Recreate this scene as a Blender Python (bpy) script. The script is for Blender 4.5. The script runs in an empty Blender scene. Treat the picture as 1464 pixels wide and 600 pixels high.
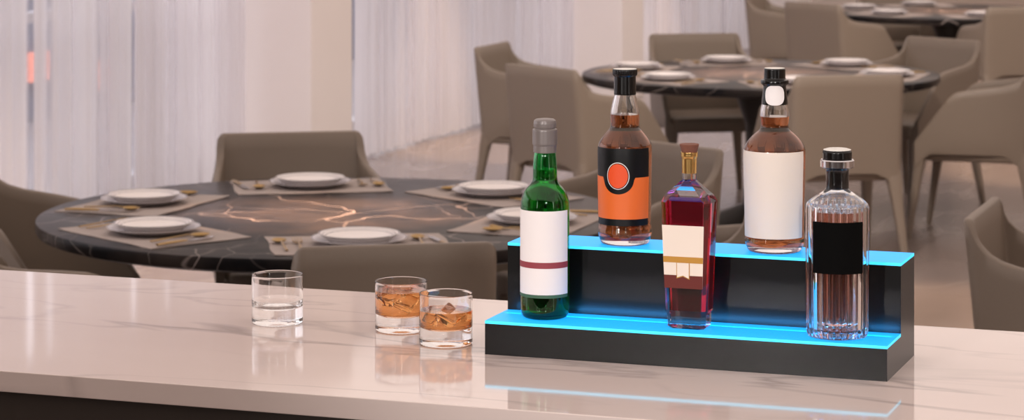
import bpy, bmesh, math, random
from mathutils import Vector, Matrix, noise as mnoise
random.seed(7)
PI = math.pi
sc = bpy.context.scene
COL = sc.collection

# ------------------------------------------------------------------ helpers
def link(o, parent=None):
    COL.objects.link(o)
    if parent is not None:
        o.parent = parent
    return o

def obj(name, bm, mat, parent=None, smooth=True, loc=None, angle=35):
    me = bpy.data.meshes.new(name)
    bmesh.ops.recalc_face_normals(bm, faces=bm.faces[:])
    if bm.calc_volume(signed=True) < 0:
        bmesh.ops.reverse_faces(bm, faces=bm.faces[:])
    bm.to_mesh(me); bm.free()
    if smooth:
        me.polygons.foreach_set('use_smooth', [True] * len(me.polygons))
        try:
            me.set_sharp_from_angle(angle=math.radians(angle))
        except Exception:
            pass
    if isinstance(mat, (list, tuple)):
        for m in mat: me.materials.append(m)
    else:
        me.materials.append(mat)
    o = bpy.data.objects.new(name, me)
    link(o, parent)
    if loc: o.location = loc
    return o

def tag(o, label=None, cat=None, group=None, kind=None):
    if label: o['label'] = label
    if cat: o['category'] = cat
    if group: o['group'] = group
    if kind: o['kind'] = kind
    return o

def empty(name, loc=(0, 0, 0), rz=0.0):
    o = bpy.data.objects.new(name, None); link(o)
    o.location = loc; o.rotation_euler = (0, 0, rz); o.empty_display_size = .05
    return o

def copy_tree(o, parent=None):
    c = o.copy(); COL.objects.link(c)
    if parent is not None: c.parent = parent
    for ch in list(o.children): copy_tree(ch, c)
    return c

def bx(bm, x0, x1, y0, y1, z0, z1, bev=0.0, seg=2, mi=0):
    vs = [bm.verts.new((x, y, z)) for x in (x0, x1) for y in (y0, y1) for z in (z0, z1)]
    fs = []
    for a in ((0, 1, 3, 2), (4, 6, 7, 5), (0, 4, 5, 1), (2, 3, 7, 6), (0, 2, 6, 4), (1, 5, 7, 3)):
        f = bm.faces.new([vs[i] for i in a]); f.material_index = mi; fs.append(f)
    if bev > 0:
        es = {e for f in fs for e in f.edges}
        bmesh.ops.bevel(bm, geom=list(es), offset=bev, segments=seg, affect='EDGES', profile=.5)
    return bm

def prism(bm, poly, z0, z1, plane='xy'):
    """extrude a 2-D outline; plane 'xy' goes up z, 'yz' goes along x"""
    def P(a, b, c):
        return (a, b, c) if plane == 'xy' else (c, a, b)
    lo = [bm.verts.new(P(a, b, z0)) for a, b in poly]
    hi = [bm.verts.new(P(a, b, z1)) for a, b in poly]
    n = len(poly)
    bm.faces.new(lo); bm.faces.new(hi[::-1])
    for i in range(n):
        bm.faces.new((lo[i], lo[(i + 1) % n], hi[(i + 1) % n], hi[i]))
    return bm

def smooth_profile(pts, n=6):
    """Catmull-Rom through (r,z) points"""
    out = []
    for i in range(len(pts) - 1):
        p0 = pts[max(i - 1, 0)]; p1 = pts[i]; p2 = pts[i + 1]; p3 = pts[min(i + 2, len(pts) - 1)]
        for k in range(n):
            t = k / n
            out.append(tuple(.5 * ((2 * p1[j]) + (-p0[j] + p2[j]) * t + (2 * p0[j] - 5 * p1[j] + 4 * p2[j] - p3[j]) * t * t
                                   + (-p0[j] + 3 * p1[j] - 3 * p2[j] + p3[j]) * t ** 3) for j in (0, 1)))
    out.append(tuple(pts[-1]))
    return [(max(r, 0), z) for r, z in out]

def support(prof, d=.0007):
    """extra loops beside the corners so long straight walls shade flat"""
    out = [prof[0]]
    for (r0, z0), (r1, z1) in zip(prof, prof[1:]):
        L = math.hypot(r1 - r0, z1 - z0)
        if L > 5 * d:
            t = d / L
            out.append((r0 + (r1 - r0) * t, z0 + (z1 - z0) * t))
            out.append((r1 + (r0 - r1) * t, z1 + (z0 - z1) * t))
        out.append((r1, z1))
    return out

def lathe(bm, prof, seg=64, rfun=None):
    if max(r for r, z in prof) < .06: prof = support(prof)
    rings = []
    for r, z in prof:
        if r < 1e-5:
            rings.append([bm.verts.new((0, 0, z))])
        else:
            ring = []
            for i in range(seg):
                a = 2 * PI * i / seg
                rr = rfun(r, z, a) if rfun else r
                ring.append(bm.verts.new((rr * math.cos(a), rr * math.sin(a), z)))
            rings.append(ring)
    for A, B in zip(rings, rings[1:]):
        if len(A) == 1 and len(B) == 1: continue
        for i in range(seg):
            j = (i + 1) % seg
            if len(A) == 1: bm.faces.new((A[0], B[i], B[j]))
            elif len(B) == 1: bm.faces.new((A[i], B[0], A[j]))
            else: bm.faces.new((A[i], B[i], B[j], A[j]))
    return bm

def tube(bm, pts, radii, seg=10, flat=1.0):
    rings = []
    for i, p in enumerate(pts):
        p = Vector(p)
        d = (Vector(pts[min(i + 1, len(pts) - 1)]) - Vector(pts[max(i - 1, 0)])).normalized()
        up = Vector((0, 0, 1)) if abs(d.z) < .9 else Vector((0, 1, 0))
        a = d.cross(up).normalized(); b = a.cross(d).normalized()
        rings.append([bm.verts.new(p + a * math.cos(2 * PI * k / seg) * radii[i] + b * math.sin(2 * PI * k / seg) * radii[i] * flat) for k in range(seg)])
    for A, B in zip(rings, rings[1:]):
        for k in range(seg):
            bm.faces.new((A[k], A[(k + 1) % seg], B[(k + 1) % seg], B[k]))
    bm.faces.new(rings[0][::-1]); bm.faces.new(rings[-1])
    return bm

# ------------------------------------------------------------------ materials
def newmat(name):
    m = bpy.data.materials.new(name); m.use_nodes = True
    nt = m.node_tree
    return m, nt, nt.nodes['Principled BSDF']

def N(nt, t, **kw):
    n = nt.nodes.new(t)
    for k, v in kw.items():
        if k.startswith('i_'):
            n.inputs[k[2:].replace('_', ' ')].default_value = v
        else: setattr(n, k, v)
    return n

def srgb(r, g, b, a=1.0):
    f = lambda c: ((c / 255 + .055) / 1.055) ** 2.4 if c > 10.3 else c / 255 / 12.92
    return (f(r), f(g), f(b), a)

def plain(name, rgb, rough=.5, metal=0, spec=.5, var=0.0, bump=0.0, scale=30, coat=0.0):
    m, nt, p = newmat(name)
    p.inputs['Base Color'].default_value = rgb
    p.inputs['Roughness'].default_value = rough
    p.inputs['Metallic'].default_value = metal
    p.inputs['Specular IOR Level'].default_value = spec
    p.inputs['Coat Weight'].default_value = coat
    tc = N(nt, 'ShaderNodeTexCoord')
    nz = N(nt, 'ShaderNodeTexNoise', i_Scale=scale, i_Detail=4.0)
    nt.links.new(tc.outputs['Object'], nz.inputs['Vector'])
    if var > 0:
        mx = N(nt, 'ShaderNodeMix', data_type='RGBA')
        mx.inputs['A'].default_value = tuple(c * (1 - var) for c in rgb[:3]) + (1,)
        mx.inputs['B'].default_value = tuple(min(c * (1 + var), 1) for c in rgb[:3]) + (1,)
        nt.links.new(nz.outputs['Fac'], mx.inputs['Factor'])
        nt.links.new(mx.outputs['Result'], p.inputs['Base Color'])
    if bump > 0:
        b = N(nt, 'ShaderNodeBump', i_Strength=bump, i_Distance=.002)
        nt.links.new(nz.outputs['Fac'], b.inputs['Height'])
        nt.links.new(b.outputs['Normal'], p.inputs['Normal'])
    return m

def glass(name, rgb, ior=1.45, rough=0.0):
    m, nt, p = newmat(name)
    p.inputs['Base Color'].default_value = rgb
    p.inputs['Roughness'].default_value = rough
    p.inputs['IOR'].default_value = ior
    p.inputs['Transmission Weight'].default_value = 1.0
    return m

def emit(name, rgb, strength=1.0):
    m, nt, p = newmat(name)
    p.inputs['Base Color'].default_value = rgb
    p.inputs['Emission Color'].default_value = rgb
    p.inputs['Emission Strength'].default_value = strength
    return m

def vein(nt, vec, scale, width, detail=3.0, dist=.6, seed=0.0):
    """thin veins where a distorted noise crosses its middle value"""
    mp = N(nt, 'ShaderNodeMapping'); mp.inputs['Location'].default_value = (seed, seed * .7, 0)
    nt.links.new(vec, mp.inputs['Vector'])
    nz = N(nt, 'ShaderNodeTexNoise', i_Scale=scale, i_Detail=detail, i_Roughness=.45, i_Distortion=dist)
    nt.links.new(mp.outputs['Vector'], nz.inputs['Vector'])
    s = N(nt, 'ShaderNodeMath', operation='SUBTRACT'); s.inputs[1].default_value = .5
    nt.links.new(nz.outputs['Fac'], s.inputs[0])
    a = N(nt, 'ShaderNodeMath', operation='ABSOLUTE'); nt.links.new(s.outputs[0], a.inputs[0])
    r = N(nt, 'ShaderNodeMapRange'); r.inputs['From Min'].default_value = 0; r.inputs['From Max'].default_value = width
    r.inputs['To Min'].default_value = 1; r.inputs['To Max'].default_value = 0
    nt.links.new(a.outputs[0], r.inputs['Value'])
    return r.outputs['Result']

def mul(nt, a, b):
    m = N(nt, 'ShaderNodeMath', operation='MULTIPLY')
    for i, v in enumerate((a, b)):
        if isinstance(v, (int, float)): m.inputs[i].default_value = v
        else: nt.links.new(v, m.inputs[i])
    return m.outputs[0]

def add(nt, a, b):
    m = N(nt, 'ShaderNodeMath', operation='ADD', use_clamp=True)
    nt.links.new(a, m.inputs[0]); nt.links.new(b, m.inputs[1])
    return m.outputs[0]

def mixc(nt, f, a, b):
    mx = N(nt, 'ShaderNodeMix', data_type='RGBA')
    nt.links.new(f, mx.inputs['Factor'])
    for k, v in (('A', a), ('B', b)):
        if isinstance(v, tuple): mx.inputs[k].default_value = v
        else: nt.links.new(v, mx.inputs[k])
    return mx.outputs['Result']

def noisef(nt, vec, scale, detail=2.0, lo=.35, hi=.65):
    nz = N(nt, 'ShaderNodeTexNoise', i_Scale=scale, i_Detail=detail)
    nt.links.new(vec, nz.inputs['Vector'])
    r = N(nt, 'ShaderNodeMapRange'); r.inputs['From Min'].default_value = lo; r.inputs['From Max'].default_value = hi
    nt.links.new(nz.outputs['Fac'], r.inputs['Value'])
    return r.outputs['Result']

def marble_counter():
    m, nt, p = newmat('white_marble')
    tc = N(nt, 'ShaderNodeTexCoord')
    mp = N(nt, 'ShaderNodeMapping'); mp.inputs['Rotation'].default_value = (0, 0, .12); mp.inputs['Scale'].default_value = (.55, 2.1, 1)
    nt.links.new(tc.outputs['Object'], mp.inputs['Vector'])
    v = mp.outputs['Vector']
    v1 = mul(nt, vein(nt, v, 1.5, .014, 5, .5, 3.1), noisef(nt, v, 2.2))
    v2 = mul(nt, mul(nt, vein(nt, v, 2.6, .03, 6, .9, 8.4), noisef(nt, v, 1.7, 2, .45, .7)), .5)
    f = mul(nt, add(nt, v1, v2), .55)
    base = mixc(nt, noisef(nt, v, 1.0, 3, .3, .7), COUNTER_A, COUNTER_B)
    c = mixc(nt, f, base, srgb(118, 108, 106))
    nt.links.new(c, p.inputs['Base Color'])
    p.inputs['Roughness'].default_value = .06
    p.inputs['IOR'].default_value = 1.55
    return m

def marble_table():
    m, nt, p = newmat('dark_marble')
    tc = N(nt, 'ShaderNodeTexCoord')
    v = tc.outputs['Object']
    def crack(scale, width, dist, seed):
        mp = N(nt, 'ShaderNodeMapping'); mp.inputs['Location'].default_value = (seed, seed * .6, 0)
        nt.links.new(v, mp.inputs['Vector'])
        nz = N(nt, 'ShaderNodeTexNoise', i_Scale=1.6, i_Detail=3.0); nt.links.new(mp.outputs['Vector'], nz.inputs['Vector'])
        sc_ = N(nt, 'ShaderNodeVectorMath', operation='SCALE'); sc_.inputs['Scale'].default_value = dist
        nt.links.new(nz.outputs['Color'], sc_.inputs[0])
        ad = N(nt, 'ShaderNodeVectorMath', operation='ADD')
        nt.links.new(mp.outputs['Vector'], ad.inputs[0]); nt.links.new(sc_.outputs[0], ad.inputs[1])
        vo = N(nt, 'ShaderNodeTexVoronoi', feature='DISTANCE_TO_EDGE'); vo.inputs['Scale'].default_value = scale
        nt.links.new(ad.outputs[0], vo.inputs['Vector'])
        r = N(nt, 'ShaderNodeMapRange'); r.inputs['From Max'].default_value = width
        r.inputs['To Min'].default_value = 1; r.inputs['To Max'].default_value = 0
        nt.links.new(vo.outputs['Distance'], r.inputs['Value'])
        return r.outputs['Result']
    v1 = mul(nt, mul(nt, crack(1.9, .005, .5, 1.3), noisef(nt, v, 1.5, 2, .36, .50)), .85)
    v2 = mul(nt, mul(nt, crack(3.1, .006, .6, 5.1), noisef(nt, v, 2.0, 2, .42, .52)), .55)
    v3 = mul(nt, mul(nt, crack(1.2, .006, .8, 9.4), noisef(nt, v, 1.1, 2, .38, .50)), .8)
    v1 = add(nt, v1, v3)
    base = mixc(nt, noisef(nt, v, 6, 6, .35, .65), srgb(24, 23, 25), srgb(56, 49, 46))
    c = mixc(nt, add(nt, v1, v2), base, srgb(176, 162, 156))
    nt.links.new(c, p.inputs['Base Color'])
    p.inputs['Roughness'].default_value = .3
    p.inputs['Specular IOR Level'].default_value = .07
    b = N(nt, 'ShaderNodeBump', i_Strength=.15, i_Distance=.001)
    nz = N(nt, 'ShaderNodeTexNoise', i_Scale=40.0); nt.links.new(v, nz.inputs['Vector'])
    nt.links.new(nz.outputs['Fac'], b.inputs['Height']); nt.links.new(b.outputs['Normal'], p.inputs['Normal'])
    return m

def floor_mat():
    m, nt, p = newmat('polished_stone_floor')
    tc = N(nt, 'ShaderNodeTexCoord'); v = tc.outputs['Object']
    mp = N(nt, 'ShaderNodeMapping'); mp.inputs['Scale'].default_value = (1, .35, 1)
    nt.links.new(v, mp.inputs['Vector'])
    f = noisef(nt, mp.outputs['Vector'], 1.6, 6, .3, .7)
    base = mixc(nt, f, srgb(118, 106, 101), srgb(146, 132, 126))
    ve = mul(nt, vein(nt, mp.outputs['Vector'], 1.8, .02, 5, .8, 4.0), .35)
    c = mixc(nt, ve, base, srgb(178, 164, 156))
    br = N(nt, 'ShaderNodeTexBrick', offset=0.0)
    br.inputs['Scale'].default_value = 1.0; br.inputs['Brick Width'].default_value = 1.2; br.inputs['Row Height'].default_value = 1.2
    br.inputs['Mortar Size'].default_value = .003
    nt.links.new(v, br.inputs['Vector'])
    c2 = mixc(nt, mul(nt, br.outputs['Fac'], .5), c, srgb(90, 82, 78))
    nt.links.new(c2, p.inputs['Base Color'])
    p.inputs['Roughness'].default_value = .22
    return m

def curtain_mat(lo=.50, hi=.66, mx_=.75, sc_=9):
    m, nt, p = newmat('sheer_curtain_fabric')
    out = nt.nodes['Material Output']
    nt.nodes.remove(p)
    tc = N(nt, 'ShaderNodeTexCoord'); v = tc.outputs['Object']
    d = N(nt, 'ShaderNodeBsdfDiffuse'); d.inputs['Color'].default_value = (.82, .78, .78, 1)
    t = N(nt, 'ShaderNodeBsdfTranslucent'); t.inputs['Color'].default_value = (.84, .80, .81, 1)
    tr = N(nt, 'ShaderNodeBsdfTransparent'); tr.inputs['Color'].default_value = (.95, .95, .97, 1)
    m1 = N(nt, 'ShaderNodeMixShader'); m1.inputs[0].default_value = .5
    nt.links.new(d.outputs[0], m1.inputs[1]); nt.links.new(t.outputs[0], m1.inputs[2])
    mp = N(nt, 'ShaderNodeMapping'); mp.inputs['Scale'].default_value = (0, sc_, 0.02)
    nt.links.new(v, mp.inputs['Vector'])
    nz = N(nt, 'ShaderNodeTexNoise', i_Scale=1.0, i_Detail=3.0); nt.links.new(mp.outputs['Vector'], nz.inputs['Vector'])
    r = N(nt, 'ShaderNodeMapRange'); r.inputs['From Min'].default_value = lo; r.inputs['From Max'].default_value = hi
    r.inputs['To Min'].default_value = .04; r.inputs['To Max'].default_value = mx_
    nt.links.new(nz.outputs['Fac'], r.inputs['Value'])
    m2 = N(nt, 'ShaderNodeMixShader'); nt.links.new(r.outputs['Result'], m2.inputs[0])
    nt.links.new(m1.outputs[0], m2.inputs[1]); nt.links.new(tr.outputs[0], m2.inputs[2])
    nt.links.new(m2.outputs[0], out.inputs['Surface'])
    return m

def plate_mat(name, base, rings):
    """glazed ware with thin dark rings at the given radii"""
    m, nt, p = newmat(name)
    tc = N(nt, 'ShaderNodeTexCoord')
    sx = N(nt, 'ShaderNodeSeparateXYZ'); nt.links.new(tc.outputs['Object'], sx.inputs[0])
    cb = N(nt, 'ShaderNodeCombineXYZ'); nt.links.new(sx.outputs[0], cb.inputs[0]); nt.links.new(sx.outputs[1], cb.inputs[1])
    ln = N(nt, 'ShaderNodeVectorMath', operation='LENGTH'); nt.links.new(cb.outputs[0], ln.inputs[0])
    f = None
    for r0, w in rings:
        c = N(nt, 'ShaderNodeMath', operation='COMPARE'); c.inputs[1].default_value = r0; c.inputs[2].default_value = w
        nt.links.new(ln.outputs['Value'], c.inputs[0])
        f = c.outputs[0] if f is None else add(nt, f, c.outputs[0])
    nt.links.new(mixc(nt, f, base, srgb(70, 66, 78)), p.inputs['Base Color'])
    p.inputs['Roughness'].default_value = .25
    return m

COUNTER_A = srgb(226, 208, 202); COUNTER_B = srgb(236, 220, 214)
M = dict(
    counter=marble_counter(), table=marble_table(), floor=floor_mat(), curtain=curtain_mat(),
    counter_body=plain('dark_bronze_panel', srgb(58, 50, 45), .4),
    leather=plain('taupe_leather', srgb(127, 113, 100), .5, var=.04, bump=.08, scale=180),
    black_gloss=plain('black_acrylic', srgb(11, 9, 8), .3, spec=.28, var=.03),
    led_top=emit('blue_lit_acrylic', srgb(26, 160, 238), 1.0),
    led_edge=emit('blue_lit_acrylic_edge', srgb(60, 205, 248), 1.0),
    mat=plain('linen_placemat', srgb(166, 153, 146), .9, var=.05, bump=.3, scale=400),
    plate=plate_mat('white_porcelain_ringed', srgb(238, 230, 226), [(.1115, .0017), (.102, .0010), (.094, .0009)]),
    charger=plate_mat('pale_glazed_charger', srgb(206, 200, 202), [(.1325, .001)]),
    gold=plain('brushed_gold', (.40, .26, .11, 1), .3, metal=1),
    steel=plain('polished_steel', (.6, .58, .58, 1), .2, metal=1),
    pier=plain('beige_plaster', srgb(238, 230, 226), .7, var=.02, scale=3),
    wall=plain('warm_wall_paint', srgb(196, 176, 160), .8, var=.02, scale=2),
    ceiling=plain('white_ceiling_paint', srgb(226, 220, 216), .8, var=.01, scale=2),
    metal_frame=plain('grey_window_metal', srgb(205, 205, 210), .4),
    pane=glass('window_glass', (.97, .98, 1, 1), 1.0),
    clear=glass('clear_glass', (1, 1, 1, 1), 1.47),
    tumbler=glass('tumbler_glass', (1, 1, 1, 1), 1.45),
    green_glass=glass('green_bottle_glass', (.10, .60, .24, 1), 1.47),
    pedestal=plain('dark_pedestal_metal', srgb(52, 47, 44), .35, metal=.5),
    green_liquid=glass('green_bottle_liquid', (.45, .85, .35, 1), 1.34),
    amber=glass('amber_spirit', (.50, .17, .06, 1), 1.36),
    red=glass('red_liqueur', (.74, .03, .10, 1), 1.36),
    pinkish=glass('pale_pink_spirit', (.94, .52, .42, 1), 1.36),
    whisky=glass('whisky_drink', (.84, .38, .13, 1), 1.34),
    ice=glass('ice', (1, 1, 1, 1), 1.25, .02),
    grey_cap=plain('grey_capsule_foil', srgb(128, 120, 118), .35, metal=.2),
    black_cap=plain('black_cap_plastic', srgb(14, 12, 12), .2, spec=.5),
    white_top=plain('pale_cap_disc', srgb(235, 232, 225), .4),
    cork=plain('brown_cork_wood', srgb(124, 76, 58), .7, var=.25, scale=160),
    foil=plain('gold_foil', (.78, .48, .17, 1), .25, metal=1),
    silver=plain('silver_ring', (.75, .74, .76, 1), .15, metal=1),
    label_white=plain('white_label_paper', srgb(250, 244, 243), .6),
    label_cream=plain('cream_label_paper', srgb(246, 232, 218), .6),
    label_black=plain('black_label_paper', srgb(8, 7, 8), .45, spec=.3),
    label_pure=plain('matt_black_label', srgb(3, 3, 3), .8, spec=.1),
    label_orange=plain('orange_label_print', srgb(245, 112, 40), .5),
    label_disc=plain('orange_red_disc_print', srgb(246, 84, 28), .5),
    label_rose=plain('rose_label_stripe', srgb(152, 62, 72), .6),
    label_green=plain('green_label_stripe', srgb(66, 104, 80), .6),
    label_gold=plain('ochre_label_stripe', srgb(196, 142, 52), .5),
    label_brown=plain('red_brown_label_print', srgb(104, 26, 14), .5),
)

# ------------------------------------------------------------------ setting
CT = 1.10      # counter height
WALL_U = -6.05
def struct(name, bm, mat, parent=None, smooth=False):
    o = obj(name, bm, mat, parent, smooth)
    if parent is None: o['kind'] = 'structure'
    return o

bm = bmesh.new(); bx(bm, -6.6, 7, -4, 28, -.1, 0); struct('floor', bm, M['floor'])
bm = bmesh.new(); bx(bm, -6.6, 7, -4.0, 28, 3.3, 3.4); struct('ceiling', bm, M['ceiling'])
bm = bmesh.new(); bx(bm, -6.6, 7, 27.9, 28.1, 0, 3.3); struct('wall_back', bm, M['wall'])
bm = bmesh.new(); bx(bm, 6.9, 7.1, -2.0, 27.9, 0, 3.3); struct('wall_right', bm, M['wall'])
bm = bmesh.new(); bx(bm, -6.6, 7.1, -2.2, -2.0, 0, 3.3); struct('added_front_wall', bm, plain('light_blocking_brown', srgb(84, 68, 58), .6, var=.1, scale=3))  # unseen dark wall, added to cut light from behind the camera
bm = bmesh.new(); bx(bm, -6.6, -6.2, -2.0, 2.0, 0, 3.3); struct('wall_left', bm, M['wall'])
# piers between the window bays
PV = [7.02, 12.77, 18.50, 24.25]
for k, v0 in enumerate(PV):
    bm = bmesh.new(); bx(bm, -6.45, -5.65, v0, v0 + .57, 0, 3.3, .004)
    o = struct('wall_pier', bm, M['pier'])
bm = bmesh.new(); bx(bm, -6.6, -6.2, 2, 27.9, 2.9, 3.3); struct('wall_left', bm, M['pier'])
bays = [(2.0, 7.02), (7.59, 12.77), (13.34, 18.50), (19.07, 24.25), (24.82, 27.9)]
for k, (a, b) in enumerate(bays):
    fr = bmesh.new()
    bx(fr, -6.5, -6.38, a, b, 0, .16); bx(fr, -6.5, -6.38, a, b, 2.84, 2.9); bx(fr, -6.47, -6.41, a, b, 1.02, 1.07)
    n = max(2, round((b - a) / 1.05))
    for i in range(n + 1):
        y = a + (b - a) * i / n
        bx(fr, -6.49, -6.39, max(a, y - .03), min(b, y + .03), .16, 2.84)
    w = struct('window_%d' % (k + 1), fr, M['metal_frame'])
    pn = bmesh.new(); bx(pn, -6.445, -6.437, a, b, .16, 2.84)
    obj('pane', pn, M['pane'], w, False)

def curtain(v0, v1, label, mt=None):
    bm = bmesh.new()
    n = int((v1 - v0) / .012); rows = [0.02, .5, 1.2, 2.2, 3.24]
    ph = random.random() * 9
    grid = []
    for i in range(n + 1):
        v = v0 + (v1 - v0) * i / n
        w = mnoise.noise(Vector((v * 1.3 + ph, 0, 3))) * 2.2
        a = 2 * PI * v / .135 + w * 2.0
        amp = .032 + .018 * mnoise.noise(Vector((v * 2.1, ph, 1)))
        colv = []
        for z in rows:
            off = amp * math.sin(a) * (1 + .15 * (1 - z / 3.2)) + .012 * math.sin(a * 2.3 + z * .3)
            colv.append(bm.verts.new((WALL_U + off, v, z)))
        grid.append(colv)
    for A, B in zip(grid, grid[1:]):
        for k in range(len(rows) - 1):
            bm.faces.new((A[k], B[k], B[k + 1], A[k + 1]))
    o = obj('sheer_curtain', bm, mt or M['curtain'], angle=180)
    tag(o, label, 'curtain', 'sheer curtains along the windows')
curtain(7.62, 12.74, 'sheer pleated white curtain at far left, behind the near table with settings', curtain_mat(.52, .58, .62, 11))
curtain(14.42, 18.47, 'sheer pleated white curtain between the two beige piers')
curtain(19.35, 24.2, 'sheer pleated white curtain in the far bay, right of the second pier')
# exterior beyond the glass
bm = bmesh.new(); bx(bm, -40, -6.6, -10, 50, -.3, -.15)
tag(obj('ground_outside', bm, plain('pale_paving', srgb(150, 146, 150), .9, var=.1, scale=1), None, False), kind='structure')

gw = empty('outdoor_backdrop', (-9.8, 13.0, -.15))  # blue-grey block added to darken the view through the curtain gaps
tag(gw, 'added low blue-grey wall as backdrop outside, glimpsed through gaps in the far left curtain', 'wall')
bm = bmesh.new(); bx(bm, -.3, 0, 0, 22, 0, 1.75, .02)
obj('backdrop_block', bm, plain('blue_grey_backdrop', srgb(96, 106, 134), .8, var=.1, scale=1), gw, False)
for a_, z_ in ((3.1, .22), (3.9, .30), (4.9, .16), (6.2, .34), (7.6, .2)):  # glowing blocks added for the orange patches beyond the curtain
    bm = bmesh.new(); bx(bm, .0, .06, a_, a_ + .28, z_, z_ + .22, .01)
    o = obj('orange_glow_block', bm, emit('orange_glow', srgb(240, 140, 115), .9), gw, False); o['label'] = 'small orange glowing block standing in for a lit sign'

# ------------------------------------------------------------------ dining chairs
def make_chair():
    root = empty('dining_chair')
    wb, wf, yb, yf, rc = .262, .302, -.28, .25, .038
    # outer plan path, left front -> back -> right front
    half = []
    ns = 44
    for i in range(ns + 1):
        t = i / ns
        y = yf + (yb + rc - yf) * t
        x = wf + (wb - wf) * t ** 3
        half.append((x, y))
    for i in range(1, 7):
        a = PI / 2 * i / 6
        half.append((wb - rc + rc * math.cos(a), yb + rc - rc * math.sin(a)))
    for i in range(1, 6):
        half.append(((wb - rc) * (1 - i / 5), yb))
    path = [(-x, y) for x, y in half] + [(x, y) for x, y in half[-2::-1]]
    def lerp(pts, q):
        if q <= pts[0][0]: return pts[0][1]
        for (a, b), (c, d) in zip(pts, pts[1:]):
            if q <= c:
                return b + (d - b) * (q - a) / (c - a)
        return pts[-1][1]
    topf = [(-.276, .862), (-.262, .852), (-.252, .822), (-.240, .795), (-.222, .772), (-.195, .755), (-.15, .742), (-.05, .728), (.03, .716), (.06, .706), (.085, .686), (.25, .475)]
    def top(x, y): return lerp(topf, y)
    def bot(x, y):
        d1 = math.hypot(abs(x) - .235, y + .25); d2 = abs(y - .25)
        return .415 - .075 * math.exp(-(d1 / .055) ** 2) - .07 * math.exp(-(d2 / .045) ** 2)
    bm = bmesh.new()
    NZ = 9
    n = len(path)
    nor = []
    for i in range(n):
        a = path[max(i - 1, 0)]; b = path[min(i + 1, n - 1)]
        dx, dy = b[0] - a[0], b[1] - a[1]; l = math.hypot(dx, dy)
        nor.append((-dy / l, dx / l))      # inward: left of travel
    def pt(i, z, off):
        x, y = path[i]
        nx, ny = nor[i]
        x += nx * off; y += ny * off
        w = min(1, max(0, (-.05 - y) / .2))
        lean = max(0, z - .45) * .10 * w
        fl = 1 - .05 * max(0, (.5 - z)) * 2
        return (x * fl, y - lean, z)
    th = .028
    cols = []
    for i in range(n):
        x, y = path[i]
        zt, zb = top(x, y), bot(x, y)
        ring = []
        for k in range(NZ + 1):
            z = zb + (zt - .009 - zb) * k / NZ
            ring.append(bm.verts.new(pt(i, z, 0 if k else .004)))
        ring.append(bm.verts.new(pt(i, zt - .002, th * .22)))
        ring.append(bm.verts.new(pt(i, zt - .002, th * .78)))
        for k in range(NZ, -1, -1):
            z = zb + (zt - .009 - zb) * k / NZ
            ring.append(bm.verts.new(pt(i, z, th if k else th - .004)))
        cols.append(ring)
    for A, B in zip(cols, cols[1:]):
        L = len(A)
        for k in range(L):
            bm.faces.new((A[k], A[(k + 1) % L], B[(k + 1) % L], B[k]))
    bm.faces.new(cols[0]); bm.faces.new(cols[-1][::-1])
    obj('shell', bm, M['leather'], root, angle=50)
    bm = bmesh.new(); bx(bm, -.262, .262, -.235, .262, .375, .455, .022, 4)
    obj('seat', bm, M['leather'], root)
    def leg(x0, y0, x1, y1, zt):
        bm = bmesh.new()
        rows = []
        S = [(zt, .036, .030), (.36, .032, .027), (.30, .026, .0225), (.2, .0215, .019), (.1, .018, .016), (0.0, .0145, .013)]
        for z, hx, hy in S:
            t = 1 - z / zt
            cx = x0 + (x1 - x0) * t; cy = y0 + (y1 - y0) * t
            ring = []
            for k in range(16):
                a = 2 * PI * k / 16
                ca, sa = math.cos(a), math.sin(a)
                ring.append(bm.verts.new((cx + hx * math.copysign(abs(ca) ** .55, ca), cy + hy * math.copysign(abs(sa) ** .55, sa), z)))
            rows.append(ring)
        for A, B in zip(rows, rows[1:]):
            for k in range(16): bm.faces.new((A[k], A[(k + 1) % 16], B[(k + 1) % 16], B[k]))
        bm.faces.new(rows[0]); bm.faces.new(rows[-1][::-1])
        obj('leg', bm, M['leather'], root, angle=60)
    for s in (-1, 1):
        leg(s * .222, -.246, s * .262, -.315, .43)
        leg(s * .258, .222, s * .278, .285, .43)
    return root

# ------------------------------------------------------------------ tables
def make_table():
    root = empty('dining_table')
    bm = bmesh.new()
    R = .89
    lathe(bm, [(0, .75), (R - .006, .75), (R - .002, .7485), (R, .744), (R - .001, .722), (R - .006, .713), (R - .03, .705), (R - .06, .703), (0, .703)], 128)
    obj('tabletop', bm, M['table'], root)
    bm = bmesh.new()
    lathe(bm, [(0, .703), (.16, .703), (.13, .66), (.075, .5), (.07, .25), (.09, .1), (.28, .03), (.31, .015), (.31, 0), (0, 0)], 48)
    obj('pedestal', bm, M['pedestal'], root)
    return root

def make_mat():
    bm = bmesh.new()
    nx, ny = 26, 16
    top, botm = [], []
    for i in range(nx + 1):
        for j in range(ny + 1):
            x = -.25 + .5 * i / nx; y = -.17 + .34 * j / ny
            w = .006 * (max(0, abs(x) / .25 - .85) + max(0, abs(y) / .17 - .85)) * max(0, math.sin(x * 31 + y * 17))
            z = max(.0, w) + .0026
            xx = x + .003 * math.sin(y * 25); yy = y + .002 * math.sin(x * 18)
            top.append(bm.verts.new((xx, yy, z))); botm.append(bm.verts.new((xx, yy, z - .0022)))
    W = ny + 1
    for i in range(nx):
        for j in range(ny):
            a = i * W + j
            bm.faces.new((top[a], top[a + W], top[a + W + 1], top[a + 1]))
            bm.faces.new((botm[a], botm[a + 1], botm[a + W + 1], botm[a + W]))
    for i in range(nx):
        for j in (0, ny):
            a = i * W + j; bm.faces.new((top[a], top[a + W], botm[a + W], botm[a]))
    for j in range(ny):
        for i in (0, nx):
            a = i * W + j; bm.faces.new((top[a], top[a + 1], botm[a + 1], botm[a]))
    return obj('placemat', bm, M['mat'])

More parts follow.
